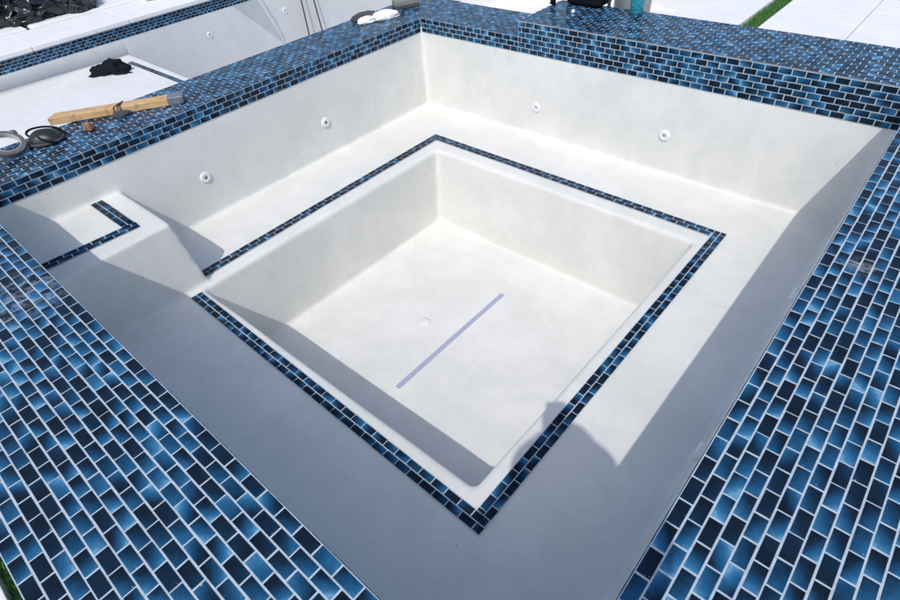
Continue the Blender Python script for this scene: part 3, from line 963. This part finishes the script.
person = thing('person', 'person standing at the near corner outside the spa, leaning in and holding up a phone', 'person', (2.83, -2.99, GZ))
def skin_mesh(chains):
    me = bpy.data.meshes.new('sk'); bm = bmesh.new()
    lay = bm.verts.layers.skin.verify()
    seen = {}
    def vert(p, r):
        k = tuple(round(x, 4) for x in p)
        if k not in seen:
            v = bm.verts.new(p); v[lay].radius = (r, r) if not isinstance(r, tuple) else r
            seen[k] = v
        return seen[k]
    first = True
    for ch in chains:
        prev = None
        for p, r in ch:
            v = vert(p, r)
            if first:
                v[lay].use_root = True; first = False
            if prev is not None and prev is not v and bm.edges.get((prev, v)) is None:
                bm.edges.new((prev, v))
            prev = v
    bm.to_mesh(me); bm.free()
    o = bpy.data.objects.new('sk', me); COL.objects.link(o)
    o.modifiers.new('k', 'SKIN').use_smooth_shade = True
    s = o.modifiers.new('s', 'SUBSURF'); s.levels = 2; s.render_levels = 2
    return baked(o, 'sk')
def B(f, r, u, base=H): return base + Fw * f + Rt * r + Up * u
pel = B(-0.215, 0, -0.66); wa = B(-0.185, 0, -0.50); ch = B(-0.135, 0, -0.34); nk0 = B(-0.085, 0, -0.19); nk1 = B(-0.035, 0, -0.105)
chains = [[(pel, (0.19, 0.14)), (wa, (0.235, 0.15)), (ch, (0.225, 0.14)), (nk0, (0.095, 0.090)), (nk1, (0.062, 0.062)), (B(-0.012, 0, -0.03), (0.058, 0.058))]]
wrist = {}
for s in (-1, 1):
    hip = pel + Rt * 0.085 * s - Up * 0.05
    kn = B(-0.225, 0.11 * s, -1.07); an = B(-0.285, 0.12 * s, -1.455); toe = B(-0.115, 0.15 * s, -1.512)
    chains.append([(pel, 0.14), (hip, 0.092), ((hip + kn) / 2, 0.080), (kn, 0.058), (kn * 0.6 + an * 0.4, 0.058), (an, 0.038), (B(-0.30, 0.12 * s, -1.505), 0.040), (B(-0.20, 0.135 * s, -1.510), 0.038), (toe, 0.028)])
    sh = nk0 + Rt * 0.165 * s - Up * 0.012 + Fw * 0.035
    el = B(0.09, -0.165, -0.32) if s < 0 else B(-0.03, 0.155, -0.37)
    wr = PH + RC @ V((0.078 * s, -0.135, 0.040)); wrist[s] = wr
    chains.append([(nk0, 0.095), (sh, 0.070), ((sh + el) / 2, 0.052), (el, 0.038), (el * 0.6 + wr * 0.4, 0.040), (wr, 0.026)])
parts = [skin_mesh(chains)]
# hands: palm and five bent fingers closing on the phone's ends, all behind the lens plane
for s in (-1, 1):
    L_ = lambda x, y, z: PH + RC @ V((x * s, y, z))
    palm = L_(0.057, -0.070, 0.016)
    cs_ = [[(wrist[s], 0.024), (L_(0.068, -0.105, 0.028), 0.022), (palm, 0.020), (L_(0.055, -0.040, 0.014), 0.016)]]
    cs_.append([(L_(0.062, -0.098, 0.026), 0.013), (L_(0.050, -0.072, 0.027), 0.0105), (L_(0.036, -0.050, 0.019), 0.009), (L_(0.022, -0.034, 0.0125), 0.0075)])
    for k, (y0, ln) in enumerate(((-0.030, 0.95), (-0.048, 1.0), (-0.066, 0.95), (-0.083, 0.8))):
        cs_.append([(L_(0.056, y0, 0.010), 0.0095), (L_(0.052, y0 + 0.002, -0.004), 0.0088), (L_(0.036, y0 + 0.003, -0.0125), 0.008), (L_(0.036 - 0.022 * ln, y0 + 0.004, -0.0125), 0.0072)])
    for c in cs_:
        parts.append(skin_mesh([c]))
# head
bm = bmesh.new()
bmesh.ops.create_icosphere(bm, subdivisions=5, radius=1.0)
tilt = Matrix.Rotation(-0.62, 3, Rt)                 # looks down at the screen
MH = Matrix((Rt, Fw, Up)).transposed()
def gauss(d, c, w): return math.exp(-((d - V(c)).length / w) ** 2)
for v in bm.verts:
    d = v.co.copy()
    x, y, z = d.x * 0.076, d.y * 0.096, d.z * 0.118
    if d.z < 0:
        x *= 1 - 0.30 * d.z * d.z; y += -0.012 * d.z * (1 if d.y > 0 else 3.0)
    if d.y > 0.2:
        n = V((d.x, 0, d.z))
        y += 0.026 * gauss(n, (0, 0, -0.16), 0.14) + 0.012 * gauss(n, (0, 0, 0.04), 0.12)
        y -= 0.012 * (gauss(n, (0.36, 0, 0.06), 0.17) + gauss(n, (-0.36, 0, 0.06), 0.17))
        y += 0.006 * (gauss(n, (0, 0, -0.42), 0.12)) + 0.008 * gauss(n, (0, 0, -0.78), 0.2)
        y -= 0.004 * gauss(n, (0, 0, -0.475), 0.04)
    v.co = H + tilt @ (MH @ V((x, y, z)))
me = bpy.data.meshes.new('hd'); bm.to_mesh(me); bm.free(); parts.append(me)
bm = bmesh.new()
for s in (-1, 1):
    M4 = Matrix.Translation(H) @ (tilt @ MH).to_4x4() @ Matrix.Translation((0.076 * s, -0.008, -0.008)) @ Matrix.Diagonal((0.010, 0.020, 0.032, 1))
    bmesh.ops.create_uvsphere(bm, u_segments=16, v_segments=10, radius=1.0, matrix=M4)
# collar and chest lumps, added to fill a bright gap in the cast shadow
for s in (-1, 1):
    bmesh.ops.create_icosphere(bm, subdivisions=3, radius=1.0, matrix=Matrix.Translation(B(-0.030, 0.072 * s, -0.205)) @ MH.to_4x4() @ Matrix.Diagonal((0.085, 0.085, 0.095, 1)))
me = bpy.data.meshes.new('er'); bm.to_mesh(me); bm.free(); parts.append(me)
bm = bmesh.new()
for q in parts:
    bm.from_mesh(q)
me = bpy.data.meshes.new('all'); bm.to_mesh(me); bm.free()
o = bpy.data.objects.new('all', me); COL.objects.link(o)
md = o.modifiers.new('r', 'REMESH'); md.mode = 'VOXEL'; md.voxel_size = 0.0045; md.use_smooth_shade = True
md = o.modifiers.new('s', 'SMOOTH'); md.iterations = 2
body = baked(o, 'body')
# clothes follow the body: a shell over the faces they cover
def clothing(name, test, out, mat):
    bm = bmesh.new(); bm.from_mesh(body)
    bm.normal_update()
    bmesh.ops.delete(bm, geom=[f for f in bm.faces if not test(f.calc_center_median())], context='FACES')
    bm.normal_update()
    for _ in range(6):
        bmesh.ops.smooth_vert(bm, verts=bm.verts, factor=0.5, use_axis_x=True, use_axis_y=True, use_axis_z=True)
    bm.normal_update()
    for v in bm.verts:
        v.co += v.normal * (out + 0.004 * mnoise.noise(v.co * 14))
    bm_obj(name, bm, mat, person, smooth=True)
SKINM = simple('skin', (0.42, 0.26, 0.18), 0.5, var=0.08, scale=60)
SHIRT = simple('grey_shirt', (0.20, 0.22, 0.25), 0.9, var=0.1, scale=70, bump=0.3)
SHORTS = simple('navy_shorts', (0.03, 0.035, 0.06), 0.9, var=0.15, scale=70, bump=0.3)
SHOE = simple('black_shoe', (0.03, 0.03, 0.03), 0.6, var=0.15, scale=70)
HAIR = simple('dark_hair', (0.02, 0.015, 0.012), 0.6, var=0.3, scale=120, bump=0.6)
def loc(c):
    q = c - H
    return q.dot(Fw), q.dot(Rt), q.z
def is_shirt(c):
    f, r, u = loc(c)
    return -0.69 < u < -0.145 and f < 0.0 + 0.10 * (u < -0.2) and not (f > -0.02 and abs(r) > 0.24) and not (u > -0.19 and f > -0.04)
def is_shorts(c):
    f, r, u = loc(c); return -1.02 < u < -0.66 and f < 0.02
def is_shoe(c):
    return c.z < GZ + 0.085
clothing('shirt', is_shirt, 0.011, SHIRT)
clothing('shorts', is_shorts, 0.012, SHORTS)
clothing('shoes', is_shoe, 0.006, SHOE)
inv = (tilt @ MH).inverted()
def is_hair(c):
    q = inv @ (c - H)
    return (c - H).length < 0.16 and (q.z > 0.062 or (q.y < -0.012 and q.z > -0.055)) and abs(q.x) < 0.0795
clothing('hair', is_hair, 0.013, HAIR)
# a soft sun hat
bm = bmesh.new()
MHat = Matrix.Translation(H) @ (Matrix.Rotation(-0.12, 3, Rt) @ MH).to_4x4() @ Matrix.Translation((0, -0.012, 0.030))
add_lathe(bm, [(0.158, -0.030), (0.128, -0.006), (0.100, 0.010), (0.097, 0.030), (0.090, 0.075), (0.072, 0.104), (0.0, 0.112), (0.0, 0.106), (0.068, 0.098), (0.085, 0.070), (0.092, 0.028), (0.096, 0.004), (0.126, -0.012), (0.157, -0.036), (0.158, -0.030)], 40, MHat)
bm_obj('sun_hat', bm, simple('straw_hat', (0.45, 0.40, 0.30), 0.9, var=0.1, scale=80, bump=0.3), person, smooth=True)
for p in body.polygons:
    p.use_smooth = True
mesh_obj('body', body, SKINM, person)
